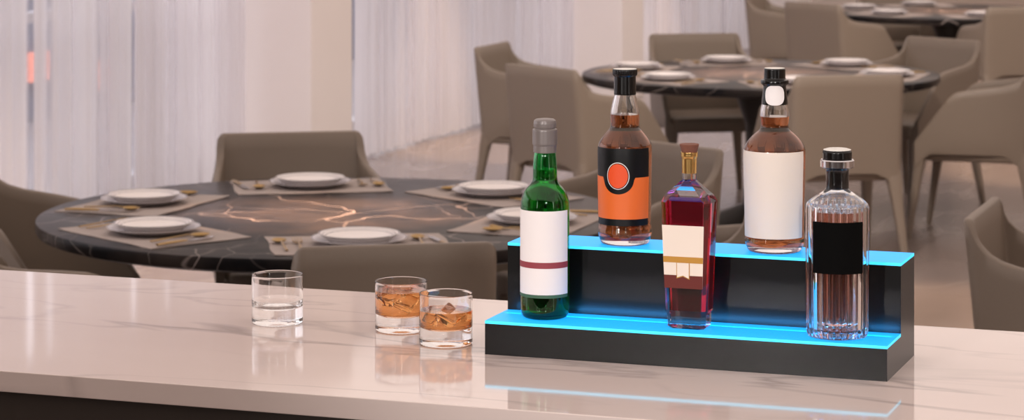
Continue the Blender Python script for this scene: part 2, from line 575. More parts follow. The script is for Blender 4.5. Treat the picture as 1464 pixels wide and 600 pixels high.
def make_charger():
    bm = bmesh.new()
    lathe(bm, [(0, .004), (.085, .004), (.1, .010), (.131, .0175), (.1345, .0185), (.1345, .0165), (.102, .006), (.09, 0), (0, 0)], 72)
    return obj('charger_plate', bm, M['charger'])

def make_plate():
    bm = bmesh.new()
    lathe(bm, [(0, .008), (.075, .008), (.085, .014), (.1, .022), (.1125, .0265), (.1145, .026), (.1125, .0235), (.088, .006), (.080, 0), (0, 0)], 72)
    return obj('dinner_plate', bm, M['plate'])

def make_spoon():
    bm = bmesh.new()
    # bowl as a thin shell
    n, m_ = 16, 5
    rings = []
    for k in range(m_ + 1):
        t = k / m_
        rings.append([(.021 * t * math.cos(2 * PI * i / n), .045 + .030 * t * math.sin(2 * PI * i / n), .002 + .0085 * t * t) for i in range(n)])
    V = [[bm.verts.new(p) for p in r] for r in rings[1:]]
    c = bm.verts.new((0, .045, .002))
    for i in range(n): bm.faces.new((c, V[0][i], V[0][(i + 1) % n]))
    for A, B in zip(V, V[1:]):
        for i in range(n): bm.faces.new((A[i], B[i], B[(i + 1) % n], A[(i + 1) % n]))
    V2 = [[bm.verts.new((p.co.x * 1.04, .045 + (p.co.y - .045) * 1.04, p.co.z - .0014)) for p in r] for r in V]
    c2 = bm.verts.new((0, .045, .0006))
    for i in range(n): bm.faces.new((c2, V2[0][(i + 1) % n], V2[0][i]))
    for A, B in zip(V2, V2[1:]):
        for i in range(n): bm.faces.new((A[i], A[(i + 1) % n], B[(i + 1) % n], B[i]))
    for i in range(n): bm.faces.new((V[-1][i], V2[-1][i], V2[-1][(i + 1) % n], V[-1][(i + 1) % n]))
    tube(bm, [(0, .017, .009), (0, .0, .012), (0, -.04, .009), (0, -.09, .005), (0, -.118, .004)], [.003, .0026, .0032, .0052, .004], 8, .5)
    return obj('spoon', bm, M['gold'])

def make_fork():
    bm = bmesh.new()
    tube(bm, [(0, .012, .006), (0, -.0, .009), (0, -.04, .008), (0, -.09, .005), (0, -.118, .004)], [.004, .0028, .0032, .0052, .004], 8, .5)
    vs = [(-.0135, .034), (-.012, .022), (-.004, .010), (.004, .010), (.012, .022), (.0135, .034)]
    prism(bm, vs, .0035, .0055)
    for k in range(4):
        x = -.0120 + .008 * k
        tube(bm, [(x, .033, .0045), (x, .050, .006), (x, .070, .011)], [.0021, .0019, .0010], 6)
    return obj('fork', bm, M['gold'])

def make_knife():
    root = empty('knife')
    bm = bmesh.new()
    tube(bm, [(0, -.125, .005), (0, -.09, .006), (0, -.03, .006), (0, -.015, .005)], [.0065, .0085, .007, .005], 10, .5)
    obj('handle', bm, M['gold'], root)
    bm = bmesh.new()
    prism(bm, [(-.007, -.016), (.0075, -.016), (.010, .03), (.008, .07), (-.001, .092), (-.007, .08)], .0035, .0055)
    obj('blade', bm, M['steel'], root)
    return root

chair0, table0 = make_chair(), make_table()
mat0, charger0, plate0 = make_mat(), make_charger(), make_plate()
spoon0, fork0, knife0 = make_spoon(), make_fork(), make_knife()
used = set()
def inst(proto, loc, rz):
    if proto.name not in used:
        used.add(proto.name); o = proto
    else: o = copy_tree(proto)
    o.location = loc; o.rotation_euler = (0, 0, rz)
    return o

TABLES = [
    ((-3.125, 7.225), 'near', 'near table'),
    ((-3.125, 12.59), 'middle', 'middle table'),
    ((-3.12, 18.05), 'far', 'far table'),
]
SEAT = {
    'near': {0: 'right end, behind green bottle', 60: 'rear right, beside green neck', 120: 'rear, before wide chair back',
             180: 'rear left, below curtain', 240: 'front left corner', 300: 'front, behind chair back'},
    'middle': {0: 'right end', 60: 'rear right', 120: 'rear, before chair back', 180: 'left end',
               240: 'front left', 300: 'front right'},
    'far': {0: 'right end', 60: 'rear right', 120: 'rear', 180: 'left end', 240: 'front left', 300: 'front right'},
}
CH = {
    ('near', 0): 'taupe leather armchair mostly hidden behind the square red bottle, right of the nearest table',
    ('near', 60): 'taupe leather armchair behind the orange label bottle, rear right of the nearest table',
    ('near', 120): 'taupe leather armchair facing us across the nearest table, under the first pier',
    ('near', 180): 'large taupe armchair at left edge, its arm meeting the nearest table',
    ('near', 240): 'armchair cut by the left edge, just showing above the counter corner',
    ('near', 300): 'taupe leather armchair seen from behind between clear glass and black display stand',
    ('middle', 0): 'taupe armchair seen side-on right of the fluted bottle, with both arms showing',
    ('middle', 60): 'greyish armchair between the middle and far tables, behind the middle one',
    ('middle', 120): 'low wide armchair back right of the second pier, behind the middle table',
    ('middle', 180): 'armchair turned right against the curtain, left of the middle table',
    ('middle', 240): 'grey-taupe armchair seen from behind, above the green bottle cap',
    ('middle', 300): 'brown-taupe armchair seen from behind above the fluted bottle',
    ('far', 120): 'armchair behind the farthest table, only a strip at the top edge',
    ('far', 180): 'armchair at the top edge left of the farthest table, beside the curtain',
    ('far', 240): 'grey armchair back at the top, above the white label bottle',
    ('far', 300): 'tan armchair back at the upper right corner, before the farthest table',
}
RB = {('near', 120): 1.0, ('near', 300): 1.07, ('near', 60): 1.12, ('near', 180): 1.06, ('near', 240): 1.06, ('near', 0): 1.06,
      ('middle', 0): 1.08, ('middle', 60): 1.10, ('middle', 120): 1.0, ('middle', 180): 1.12, ('middle', 240): 1.15, ('middle', 300): 1.12,
      ('far', 120): 1.0, ('far', 180): 1.10, ('far', 240): 1.10, ('far', 300): 1.06}
for (cu, cv), tn, tdesc in TABLES:
    t = inst(table0, (cu, cv, 0), {'near': 0.35, 'middle': 2.0, 'far': 4.0}[tn])
    tag(t, {'near': 'round black veined marble table nearest the counter, laid for six',
            'middle': 'round black marble table in the middle, behind the bottle necks',
            'far': 'round black marble table farthest away, at the upper right'}[tn], 'table', 'round marble dining tables')
    for deg in (0, 60, 120, 180, 240, 300):
        a = math.radians(deg); ca, sa = math.cos(a), math.sin(a)
        rz = a + PI / 2          # local +Y points to the table centre
        if (tn, deg) in CH:
            r = RB.get((tn, deg), 1.02)
            ch = inst(chair0, (cu + r * ca, cv + r * sa, 0), rz)
            tag(ch, CH[(tn, deg)], 'chair', 'taupe leather dining armchairs')
        if tn == 'far' and deg in (60,): continue
        sd = SEAT[tn][deg]
        r = .64
        px, py = cu + r * ca, cv + r * sa
        j = random.uniform(-.02, .02)
        mt = inst(mat0, (px, py, .7501), rz + j)
        tag(mt, 'beige linen placemat on the %s, %s' % (tdesc, sd), 'placemat', 'placemats on the round tables')
        cgr = inst(charger0, (px, py, .7545), rz)
        tag(cgr, 'pale charger plate on the %s, %s' % (tdesc, sd), 'plate', 'charger plates on the round tables')
        pl = inst(plate0, (px, py, .7588), rz)
        tag(pl, 'white ringed dinner plate on the %s, %s' % (tdesc, sd), 'plate', 'dinner plates on the round tables')
        if tn == 'far': continue
        def at(dx, dy):
            # dx to the diner's right, dy towards the table centre
            lx, ly = math.cos(rz) * dx - math.sin(rz) * dy, math.sin(rz) * dx + math.cos(rz) * dy
            return (px + lx, py + ly, .7545)
        k1 = inst(spoon0, at(-.218, .0), rz + .04)
        tag(k1, 'gold spoon beside the fork, %s, %s' % (tdesc, sd), 'spoon', 'gold spoons on the round tables')
        k2 = inst(fork0, at(-.170, .0), rz - .03)
        tag(k2, 'gold four-tined fork, %s, %s' % (tdesc, sd), 'fork', 'gold forks on the round tables')
        k3 = inst(spoon0, at(.170, .0), rz - .03)
        tag(k3, 'gold spoon beside the knife, %s, %s' % (tdesc, sd), 'spoon', 'gold spoons on the round tables')
        k4 = inst(knife0, at(.222, -.02), rz + .15)
        tag(k4, 'gold handled knife, %s, %s' % (tdesc, sd), 'knife', 'gold handled knives on the round tables')
# the chair of the next table to the right
ch = inst(chair0, (.17 - 1.02, 7.205, 0), PI + PI / 2)
tag(ch, 'taupe armchair at lower right edge, its high back corner above the counter', 'chair', 'taupe leather dining armchairs')

# ------------------------------------------------------------------ bar counter
V0, V1 = 3.246, 4.038
bar = empty('bar_counter', (0, 0, 0))
tag(bar, 'long bar counter with white veined marble top and dark base', 'counter')
bm = bmesh.new(); bx(bm, -4.5, 3.0, V0, V1, CT - .03, CT, .0012, 2)
obj('countertop', bm, M['counter'], bar, False)
bm = bmesh.new(); bx(bm, -4.45, 2.95, V0 + .012, V1 - .15, 0, CT - .03)
obj('counter_base', bm, M['counter_body'], bar, False)

# ------------------------------------------------------------------ LED display stand
SU0, SV0 = -1.309, 3.592
st = empty('bottle_display_stand', (SU0, SV0, CT))
tag(st, 'black two-step display stand with glowing blue shelves on the counter', 'display stand')
bm = bmesh.new()
prism(bm, [(0, 0), (.2035, 0), (.2035, .1467), (.101, .1467), (.101, .0455), (0, .0455)], 0, .6, 'yz')
obj('stepped_body', bm, M['black_gloss'], st, False)
for y0, y1, z in ((0.0, .1008, .0455), (.101, .2035, .1467)):
    bm = bmesh.new()
    bx(bm, 0, .6, y0, y1, z, z + .0042)
    for f in bm.faces:
        f.material_index = 1 if abs(f.normal.z) < .5 else 0
    bm.normal_update()
    for f in bm.faces: f.material_index = 0 if f.normal.z > .5 else 1
    o = obj('lit_shelf', bm, [M['led_top'], M['led_edge']], st, False)
    o['label'] = 'glowing blue acrylic top'
Z_LO, Z_HI = CT + .0455 + .0042 + .0002, CT + .1467 + .0042 + .0002

# ------------------------------------------------------------------ bottles
VIEW = .339       # heading of the viewer from the room axes: only used to turn label fronts to the customer side
F = 3696.0
def scaled(pts, yb, k):
    """(radius, height) pairs measured as (r, y) against a base line yb, k metres per unit"""
    return [(r * k, (yb - y) * k) for r, y in pts]

def shell_of(outer, wall, base):
    """closed thick profile: outer bottom->top, then inner top->bottom"""
    inner = []
    for r, z in outer[::-1]:
        if z >= base and r > wall * 1.2:
            inner.append((r - wall, z))
    prof = [(0, outer[0][1] + .004)] + outer + inner + [(inner[-1][0] * .7, base), (0, base + .003)]
    return prof

def inner_liquid(outer, wall, base, top):
    pts = [(r - wall + .0003, z) for r, z in outer if z >= base and z <= top and r > wall * 1.2]
    return [(0, base + .0026), (pts[0][0] * .7, base - .0003)] + pts + [(pts[-1][0], top), (0, top)]

def radius_at(outer, z):
    for (r0, z0), (r1, z1) in zip(outer, outer[1:]):
        if z0 <= z <= z1 and z1 > z0:
            return r0 + (r1 - r0) * (z - z0) / (z1 - z0)
    return outer[-1][0]

def patch(bm, outer, a0, a1, z0, z1, off, na=40, nz=14, thick=.0004):
    """curved label on the bottle wall; angles measured from the front (-Y turned by VIEW)"""
    def ring(o):
        g = []
        for i in range(na + 1):
            a = a0 + (a1 - a0) * i / na - PI / 2 + VIEW
            row = []
            for k in range(nz + 1):
                z = z0 + (z1 - z0) * k / nz
                r = radius_at(outer, z) + o
                row.append(bm.verts.new((r * math.cos(a), r * math.sin(a), z)))
            g.append(row)
        return g
    A = ring(off + thick); B = ring(off)
    for i in range(na):
        for k in range(nz):
            bm.faces.new((A[i][k], A[i + 1][k], A[i + 1][k + 1], A[i][k + 1]))
            bm.faces.new((B[i][k], B[i][k + 1], B[i + 1][k + 1], B[i + 1][k]))
    for i in range(na):
        for k in (0, nz): bm.faces.new((A[i][k], A[i + 1][k], B[i + 1][k], B[i][k]))
    for k in range(nz):
        for i in (0, na): bm.faces.new((A[i][k], A[i][k + 1], B[i][k + 1], B[i][k]))
    return bm

def wrap_shape(bm, outer, pts, off, ac=0.0, thick=.0003):
    """flat outline (x along the arc, z up) wrapped on the wall as a solid"""
    def V(x, z, o):
        r = radius_at(outer, z) + o
        a = x / r + ac - PI / 2 + VIEW
        return bm.verts.new((r * math.cos(a), r * math.sin(a), z))
    cx = sum(p[0] for p in pts) / len(pts); cz = sum(p[1] for p in pts) / len(pts)
    K = 6
    rings = []
    for k in range(1, K + 1):
        rings.append([V(cx + (x - cx) * k / K, cz + (z - cz) * k / K, off + thick) for x, z in pts])
    c = V(cx, cz, off + thick); n = len(pts)
    for i in range(n): bm.faces.new((c, rings[0][i], rings[0][(i + 1) % n]))
    for A, B in zip(rings, rings[1:]):
        for i in range(n): bm.faces.new((A[i], B[i], B[(i + 1) % n], A[(i + 1) % n]))
    low = [V(x, z, off - .0002) for x, z in pts]
    for i in range(n): bm.faces.new((rings[-1][i], low[i], low[(i + 1) % n], rings[-1][(i + 1) % n]))
    return bm

def ellipse(cx, cz, rx, rz, n=40, e=1.0):
    return [(cx + rx * math.copysign(abs(math.cos(2 * PI * i / n)) ** e, math.cos(2 * PI * i / n)),
             cz + rz * math.copysign(abs(math.sin(2 * PI * i / n)) ** e, math.sin(2 * PI * i / n))) for i in range(n)]

def P(name, bmf, mat, root, **kw):
    return obj(name, bmf, mat, root, **kw)

# --- green wine bottle, lower shelf left
u, v = -1.235, 3.650
k = 3.853 / F; yb = 452.5
root = empty('green_bottle', (u, v, Z_LO))
tag(root, 'green glass bottle with white label and grey cap on lower shelf left', 'bottle', 'bottles on the display stand')
outer = smooth_profile(scaled([(28, 452.5), (32, 450), (34.4, 443), (34.8, 432), (34.8, 400), (34.8, 350), (34.8, 300), (34.6, 291), (33, 281), (28.5, 271), (21.5, 263), (18, 256), (17.4, 248), (17.2, 238), (16.2, 225), (15.2, 217), (14.2, 205), (13.8, 190), (13.8, 184)], yb, k), 4)
P('glass_body', lathe(bmesh.new(), shell_of(outer, .0022, .006), 80), M['green_glass'], root)
P('contents', lathe(bmesh.new(), inner_liquid(outer, .0022, .006, (yb - 241) * k), 64), M['green_liquid'], root)
cap = scaled([(0, 214), (15.8, 217.5), (16.6, 217), (16.6, 207.5), (16.9, 206.5), (17.7, 206), (17.9, 204), (17.9, 186), (17.5, 184.2), (16.0, 183.4), (15.2, 182.6), (16.2, 181), (16.4, 176), (15.6, 171.8), (13, 169.8), (9, 169.2), (0, 169)], yb, k)
P('screw_cap', lathe(bmesh.new(), cap, 64), M['grey_cap'], root)
A0, A1 = -PI / 2 - .1, math.asin(.90)
lab = P('label', patch(bmesh.new(), outer, A0, A1, (yb - 416) * k, (yb - 297.5) * k, .0003), M['label_white'], root)
P('rose_stripe', patch(bmesh.new(), outer, A0, A1, (yb - 378.5) * k, (yb - 370) * k, .0006), M['label_rose'], lab)
P('green_stripe', patch(bmesh.new(), outer, A0, A1, (yb - 420.5) * k, (yb - 415.8) * k, .0003), M['label_green'], lab)

# --- orange label whisky, upper shelf left
u, v = None, 3.745
def place(px, v):
    kk = (px - 732) / F
    s, c = math.sin(.339), math.cos(.339)
    u = -v * (s - kk * c) / (c + kk * s)
    return u, -u * s + v * c
UO, ZO = place(893.5, 3.745); VO = 3.745
k = ZO / F; yb = -206.5 + F * (1.837 - Z_HI) / ZO
root = empty('orange_label_bottle', (UO, VO, Z_HI))
tag(root, 'amber spirit bottle with black and orange label on upper shelf left', 'bottle', 'bottles on the display stand')
outer = smooth_profile(scaled([(30, yb), (34.5, yb - 2), (38.6, 332), (38.8, 328), (37.6, 321), (37.0, 314), (37.2, 300), (37.8, 270), (38.4, 230), (38.4, 212), (37.2, 204), (33, 197), (26.5, 189), (21.6, 183), (20.6, 178), (20.8, 165), (20, 156), (17.4, 144), (15.4, 136), (13.8, 130), (13.4, 110), (13.4, 102)], yb, k), 4)
P('glass_body', lathe(bmesh.new(), shell_of(outer, .0028, .009), 80), M['clear'], root)
P('contents', lathe(bmesh.new(), inner_liquid(outer, .0028, .009, (yb - 163) * k), 64), M['amber'], root)
cap = scaled([(0, 132), (15.4, 135), (15.9, 134), (15.6, 109), (17.2, 107), (17.6, 105), (17.6, 100), (17.0, 98.5), (0, 98.5)], yb, k)
cp = P('screw_cap', lathe(bmesh.new(), cap, 80, lambda r, z, a: r + (.00025 * math.cos(40 * a) if z > (yb - 108) * k and r > .0165 else 0)), M['black_cap'], root)
P('cap_disc', lathe(bmesh.new(), scaled([(0, 98.6), (16.6, 98.6), (16.6, 98.1), (0, 97.9)], yb, k), 48), M['white_top'], cp)
A0, A1 = -PI / 2 - .05, math.asin(.845)
zt, zo, zd, zb_ = [(yb - q) * k for q in (208.5, 249.5, 308.5, 318)]
lab = P('label', patch(bmesh.new(), outer, A0, A1, zb_, zt, .0003), M['label_black'], root)
# orange field with the round notch
def arc_x(xpx, r=38.0): return math.asin(max(-1, min(1, (xpx - 894) / r))) * r * k
bmo = bmesh.new()
pts_top = []
ca_ = math.asin((882.5 - 894) / 38) * 38 * k
rn = 23.5 * k
na = 60
x0, x1 = A0 * 37.6 * k, A1 * 37.6 * k
colsA, colsB = [], []
for i in range(na + 1):
    x = x0 + (x1 - x0) * i / na
    d = abs(x - ca_)
    top_z = zo
    if d < rn:
        q = math.sqrt(1 - (d / rn) ** 2) ** .8
        top_z = min(zo, (yb - 246) * k - 27 * k * q)
    for off, store in ((.0011, colsA), (.0006, colsB)):
        row = []
        for j in range(9):
            z = zd + (top_z - zd) * j / 8
            r = radius_at(outer, z) + off
            a = x / (37.6 * k) - PI / 2 + VIEW
            row.append(bmo.verts.new((r * math.cos(a), r * math.sin(a), z)))
        store.append(row)
for i in range(na):
    for j in range(8):
        bmo.faces.new((colsA[i][j], colsA[i + 1][j], colsA[i + 1][j + 1], colsA[i][j + 1]))
        bmo.faces.new((colsB[i][j], colsB[i][j + 1], colsB[i + 1][j + 1], colsB[i + 1][j]))
    for j in (0, 8): bmo.faces.new((colsA[i][j], colsA[i + 1][j], colsB[i + 1][j], colsB[i][j]))
for j in range(8):
    for i in (0, na): bmo.faces.new((colsA[i][j], colsA[i][j + 1], colsB[i][j + 1], colsB[i][j]))
P('orange_field', bmo, M['label_orange'], lab)
cz = (yb - 247) * k
for nm, rx, rz_, m_, off in (('white_ring', 16.8, 19.2, 'label_white', .0012), ('black_ring', 15.8, 18.2, 'label_black', .0016), ('orange_disc', 14.8, 17.2, 'label_disc', .0020)):
    P(nm, wrap_shape(bmesh.new(), outer, ellipse(0, cz, rx * k, rz_ * k), off, ca_ / (38 * k)), M[m_], lab)

# --- white label whisky, upper shelf right
UW, VW = place(1107.5, 3.745); UW, ZW = UW, VW
VW = 3.745
k = ZW / F; yb = -206.5 + F * (1.837 - Z_HI) / ZW
root = empty('white_label_bottle', (UW, VW, Z_HI))
tag(root, 'amber spirit bottle with tall cream label and black stopper on upper shelf right', 'bottle', 'bottles on the display stand')
outer = smooth_profile(scaled([(33, yb), (38, yb - 2), (42.2, 346), (42.6, 341), (42.0, 334), (42.4, 310), (43.2, 270), (44, 235), (44.2, 218), (43, 210), (38, 201), (29.5, 192), (22.5, 186), (19.8, 181), (20, 174), (20.8, 166), (20.6, 158), (18.6, 149), (16.6, 142), (15.4, 130), (14.6, 120)], yb, k), 4)
P('glass_body', lathe(bmesh.new(), shell_of(outer, .003, .010), 80), M['clear'], root)
P('contents', lathe(bmesh.new(), inner_liquid(outer, .003, .010, (yb - 166) * k), 64), M['amber'], root)
cap = scaled([(0, 146), (18.2, 149), (18.8, 148.5), (18.2, 140), (16.8, 130), (16.2, 122.5), (17.5, 121), (19.8, 118.8), (20.2, 116.5), (19.4, 114), (16.2, 113), (15.4, 111), (15.3, 99), (14.6, 97.6), (0, 97.4)], yb, k)
cp = P('stopper', lathe(bmesh.new(), cap, 64), M['black_cap'], root)
P('stopper_disc', lathe(bmesh.new(), scaled([(0, 97.5), (14.4, 97.5), (14.4, 97), (0, 96.8)], yb, k), 48), M['white_top'], cp)
capout = [(r, z) for r, z in scaled([(19.1, 149), (18.2, 140), (16.9, 130), (16.3, 120)], yb, k)]
P('round_seal', wrap_shape(bmesh.new(), capout, ellipse(0, (yb - 135) * k, 15 * k, 14 * k, 40, .75), .0006, -.09), M['label_white'], cp)
P('label', patch(bmesh.new(), outer, -PI / 2 - .02, math.asin(.86), (yb - 336) * k, (yb - 213.5) * k, .0003), M['label_cream'], root)

# --- fluted clear bottle, lower shelf right
UF, ZF = place(1197, 3.644); VF = 3.644
k = ZF / F; yb = -206.5 + F * (1.837 - Z_LO) / ZF
root = empty('fluted_bottle', (UF, VF, Z_LO))
tag(root, 'fluted clear glass bottle with square black label on lower shelf right', 'bottle', 'bottles on the display stand')
outer = smooth_profile(scaled([(36, yb), (42, yb - 1.5), (44.2, yb - 6), (44.6, yb - 14), (44.8, 440), (45, 400), (45.2, 340), (45.3, 300), (44.6, 293), (42.5, 289), (33.5, 281.5), (23, 275), (17.6, 270), (16.4, 262), (16.4, 248), (17.2, 242), (20.5, 239.5), (23.6, 238), (23.8, 229), (23.0, 227.5)], yb, k), 3)
zf0, zf1 = .002, (yb - 292) * k
def flute(r, z, a):
    if r > 40 * k and zf0 <= z <= zf1:
        return r - .0034 * (1 - abs(math.cos(14 * a))) - (.0006 if z < (yb - 386) * k else 0) 
    return r
P('glass_body', lathe(bmesh.new(), shell_of(outer, .0055, .010), 280, flute), M['clear'], root)
P('contents', lathe(bmesh.new(), inner_liquid(outer, .0062, .010, (yb - 300) * k), 96), M['pinkish'], root)
cap = scaled([(0, 270), (14.0, 270), (14.6, 262), (14.2, 245), (15, 240), (15, 228.5), (20.6, 228), (21.0, 226), (20.9, 217), (19.6, 213.5), (15, 212.2), (0, 212)], yb, k)
cp = P('stopper', lathe(bmesh.new(), cap, 64), M['black_cap'], root)
P('stopper_disc', lathe(bmesh.new(), scaled([(19.9, 214.6), (19.7, 213.4), (15, 211.9), (0, 211.6), (0, 212.6), (15, 212.9), (19.2, 214.6)], yb, k), 48), M['white_top'], cp)
P('silver_ring', lathe(bmesh.new(), scaled([(22.9, 238.2), (24.2, 237.8), (24.3, 228.8), (23, 227.4), (21.5, 227.4), (21.5, 238.2), (22.9, 238.2)], yb, k), 64), M['silver'], root)
P('label', patch(bmesh.new(), [(45.4 * k, 0), (45.8 * k, .3)], math.asin(-.82), math.asin(.69), (yb - 385) * k, (yb - 312) * k, .0004), M['label_pure'], root)

# --- square red liqueur bottle, lower shelf middle
UR, ZR = place(985.5, 3.642); VR = 3.642
k = ZR / F; yb = -206.5 + F * (1.837 - Z_LO) / ZR
root = empty('square_red_bottle', (UR, VR, Z_LO))
tag(root, 'tapered square bottle of red liqueur with cork and gold neck, lower shelf middle', 'bottle', 'bottles on the display stand')
def oct_ring(bm, hx, hy, ch, z):
    pts = [(-hx + ch, -hy), (hx - ch, -hy), (hx, -hy + ch), (hx, hy - ch), (hx - ch, hy), (-hx + ch, hy), (-hx, hy - ch), (-hx, -hy + ch)]
    return [bm.verts.new((x, y, z)) for x, y in pts]
def octs(rows, close_top=True):
    bm = bmesh.new()
    rings = [oct_ring(bm, *r) for r in rows]
    for A, B in zip(rings, rings[1:]):
        for i in range(8): bm.faces.new((A[i], A[(i + 1) % 8], B[(i + 1) % 8], B[i]))
    bm.faces.new(rings[0][::-1])
    bm.faces.new(rings[-1])
    es = [e for e in bm.edges if len(e.link_faces) == 2 and e.calc_face_angle(0) > .3]
    bmesh.ops.bevel(bm, geom=es, offset=.0012, segments=2, affect='EDGES')
    return bm
Zp = lambda y: (yb - y) * k
W_T, W_B, D_T, D_B = .0375, .0315, .0275, .0225
rows = [(.0255, .0185, .006, 0.0), (.0285, .0205, .006, .003), (.0290, .0208, .006, Zp(447)), (W_B, D_B, .008, Zp(443)), (W_T, D_T, .009, Zp(287)),
        (.0330, .0235, .012, Zp(277)), (.018, .0155, .009, Zp(264)), (.0100, .0100, .0058, Zp(257)), (.0098, .0098, .0057, Zp(243))]
P('glass_body', octs(rows), M['clear'], root, angle=25)
rows = [(W_B - .0042, D_B - .0042, .005, Zp(441)), (W_T - .0045, D_T - .0045, .006, Zp(285)), (W_T - .0095, D_T - .008, .006, Zp(280))]
P('contents', octs(rows), M['red'], root, angle=25)
cp = P('gold_neck_foil', lathe(bmesh.new(), scaled([(10.6, 247), (10.6, 246), (11.0, 226), (12.0, 223.5), (12.4, 222), (12.0, 220.5), (12.4, 219), (12.2, 217), (0, 217)], yb, k), 48), M['foil'], root)
P('cork_stopper', lathe(bmesh.new(), scaled([(0, 217.2), (11.0, 217.2), (13.6, 208), (13.9, 206.5), (13.4, 205.4), (0, 205.2)], yb, k), 48), M['cork'], root)
def front_quad(bm, xl, xr, y0, y1, off, shape=None):
    """plate parallel to the sloping front face between y0 (top) and y1 (bottom)"""
    def D(z):
        t = (z - Zp(443)) / (Zp(287) - Zp(443))
        return -(D_B + (D_T - D_B) * t), (W_B + (W_T - W_B) * t)
    pts = shape or [(xl, Zp(y1)), (xr, Zp(y1)), (xr, Zp(y0)), (xl, Zp(y0))]
    fr, bk = [], []
    for x, z in pts:
        dy, w = D(z)
        xx = x * w
        fr.append(bm.verts.new((xx, dy - off - .0004, z))); bk.append(bm.verts.new((xx, dy - off, z)))
    bm.faces.new(fr); bm.faces.new(bk[::-1]); n = len(fr)
    for i in range(n): bm.faces.new((fr[i], fr[(i + 1) % n], bk[(i + 1) % n], bk[i]))
    return bm
lab = P('label', front_quad(bmesh.new(), -.93, .80, 319, 408, .0001), M['label_cream'], root, smooth=False)
P('ochre_stripe', front_quad(bmesh.new(), -.93, .80, 363.5, 372, .0006), M['label_gold'], lab, smooth=False)
P('red_brown_field', front_quad(bmesh.new(), -.93, .80, 390, 408.5, .0006), M['label_brown'], lab, smooth=False)
P('ribbon_border', front_quad(bmesh.new(), 0, 0, 0, 0, .0011, [(-.36, Zp(372)), (-.36, Zp(394.5)), (-.075, Zp(391.5)), (.22, Zp(395.5)), (.22, Zp(372))][::-1]), M['label_gold'], lab, smooth=False)
P('white_ribbon', front_quad(bmesh.new(), 0, 0, 0, 0, .0016, [(-.33, Zp(372)), (-.33, Zp(392.8)), (-.07, Zp(390)), (.19, Zp(394)), (.19, Zp(372))][::-1]), M['label_cream'], lab, smooth=False)

# ------------------------------------------------------------------ tumblers
def tumbler(u, v, label, drink=None):
    root = empty('tumbler', (u, v, CT + .0002))
    tag(root, label, 'glass', 'tumblers on the counter')
    R, H, B = .0405, .077, .0255
    prof = [(0, .0042), (.018, .0030), (.030, .0008), (.034, 0), (.0385, .0003), (.0402, .002), (R, .006), (R, H - .001), (R - .0005, H), (R - .0011, H - .0004),
            (R - .0013, H - .004), (R - .0014, B + .012), (R - .0028, B + .006), (.033, B + .001), (.024, B - .0022), (.012, B - .0035), (0, B - .004)]
    obj('glass_body', lathe(bmesh.new(), prof, 96), M['tumbler'], root, angle=60)
    if drink:
        p = [(0, B - .0043), (.012, B - .0038), (.024, B - .0025), (.033, B + .0007), (R - .0026, B + .0057), (R - .0012, B + .012), (R - .0012, drink), (0, drink)]
        obj('drink', lathe(bmesh.new(), p, 96), M['whisky'], root, angle=40)
    return root
def ice(u, v, z, s, rot, label):
    bm = bmesh.new()
    bx(bm, -s, s, -s * .9, s * .9, -s * .85, s * .85, s * .28, 3)
    for vv in bm.verts:
        n = mnoise.noise(vv.co * 90 + Vector((u * 50, 0, 0))); vv.co *= 1 + .08 * n
    o = obj('ice_cube', bm, M['ice'], angle=50); o.location = (u, v, z); o.rotation_euler = rot
    tag(o, label, 'ice cube', 'ice cubes in the whisky tumblers')
def upx(px, py):
    Z = F * (1.837 - CT) / (py + 206.5); X = (px - 732) / F * Z
    s, c = math.sin(.339), math.cos(.339)
    return X * c - Z * s, X * s + Z * c
g1, g2, g3 = (-1.688, 3.727), (-1.505, 3.740), (-1.409, 3.672)
g1, g2, g3 = upx(396.5, 461), upx(573.5, 471.5), upx(637.5, 491)
tumbler(g1[0], g1[1], 'empty clear glass tumbler standing alone at left on the counter')
tumbler(g2[0], g2[1], 'fuller whisky tumbler with ice, behind the other whisky glass', .0625)
tumbler(g3[0], g3[1], 'half full whisky tumbler in front, nearest the black stand', .0515)
ice(g2[0] + .008, g2[1] - .004, CT + .046, .0135, (.3, .5, .4), 'ice cube in the fuller whisky tumbler, right side')
ice(g2[0] - .016, g2[1] + .010, CT + .048, .0105, (.9, .2, 1.1), 'ice cube in the fuller whisky tumbler, left side')
ice(g3[0] + .002, g3[1] + .006, CT + .0425, .0135, (.5, .7, .2), 'ice cube in the front whisky tumbler, poking above the drink')
ice(g3[0] - .015, g3[1] - .012, CT + .0385, .0085, (.2, .4, .9), 'ice cube sunk in the front whisky tumbler, left side')

# ------------------------------------------------------------------ light
w = bpy.data.worlds.new('daylight'); sc.world = w; w.use_nodes = True
nt = w.node_tree; bg = nt.nodes['Background']
tc = N(nt, 'ShaderNodeTexCoord'); sx = N(nt, 'ShaderNodeSeparateXYZ'); nt.links.new(tc.outputs['Generated'], sx.inputs[0])
cr = N(nt, 'ShaderNodeValToRGB')
cr.color_ramp.elements[0].position = .45; cr.color_ramp.elements[0].color = (.42, .36, .33, 1)
cr.color_ramp.elements[1].position = .62; cr.color_ramp.elements[1].color = (.80, .77, .81, 1)
mr = N(nt, 'ShaderNodeMapRange'); mr.inputs['From Min'].default_value = -1; mr.inputs['From Max'].default_value = 1
nt.links.new(sx.outputs[2], mr.inputs['Value']); nt.links.new(mr.outputs['Result'], cr.inputs['Fac'])
nt.links.new(cr.outputs['Color'], bg.inputs['Color'])
bg.inputs['Strength'].default_value = 2.5

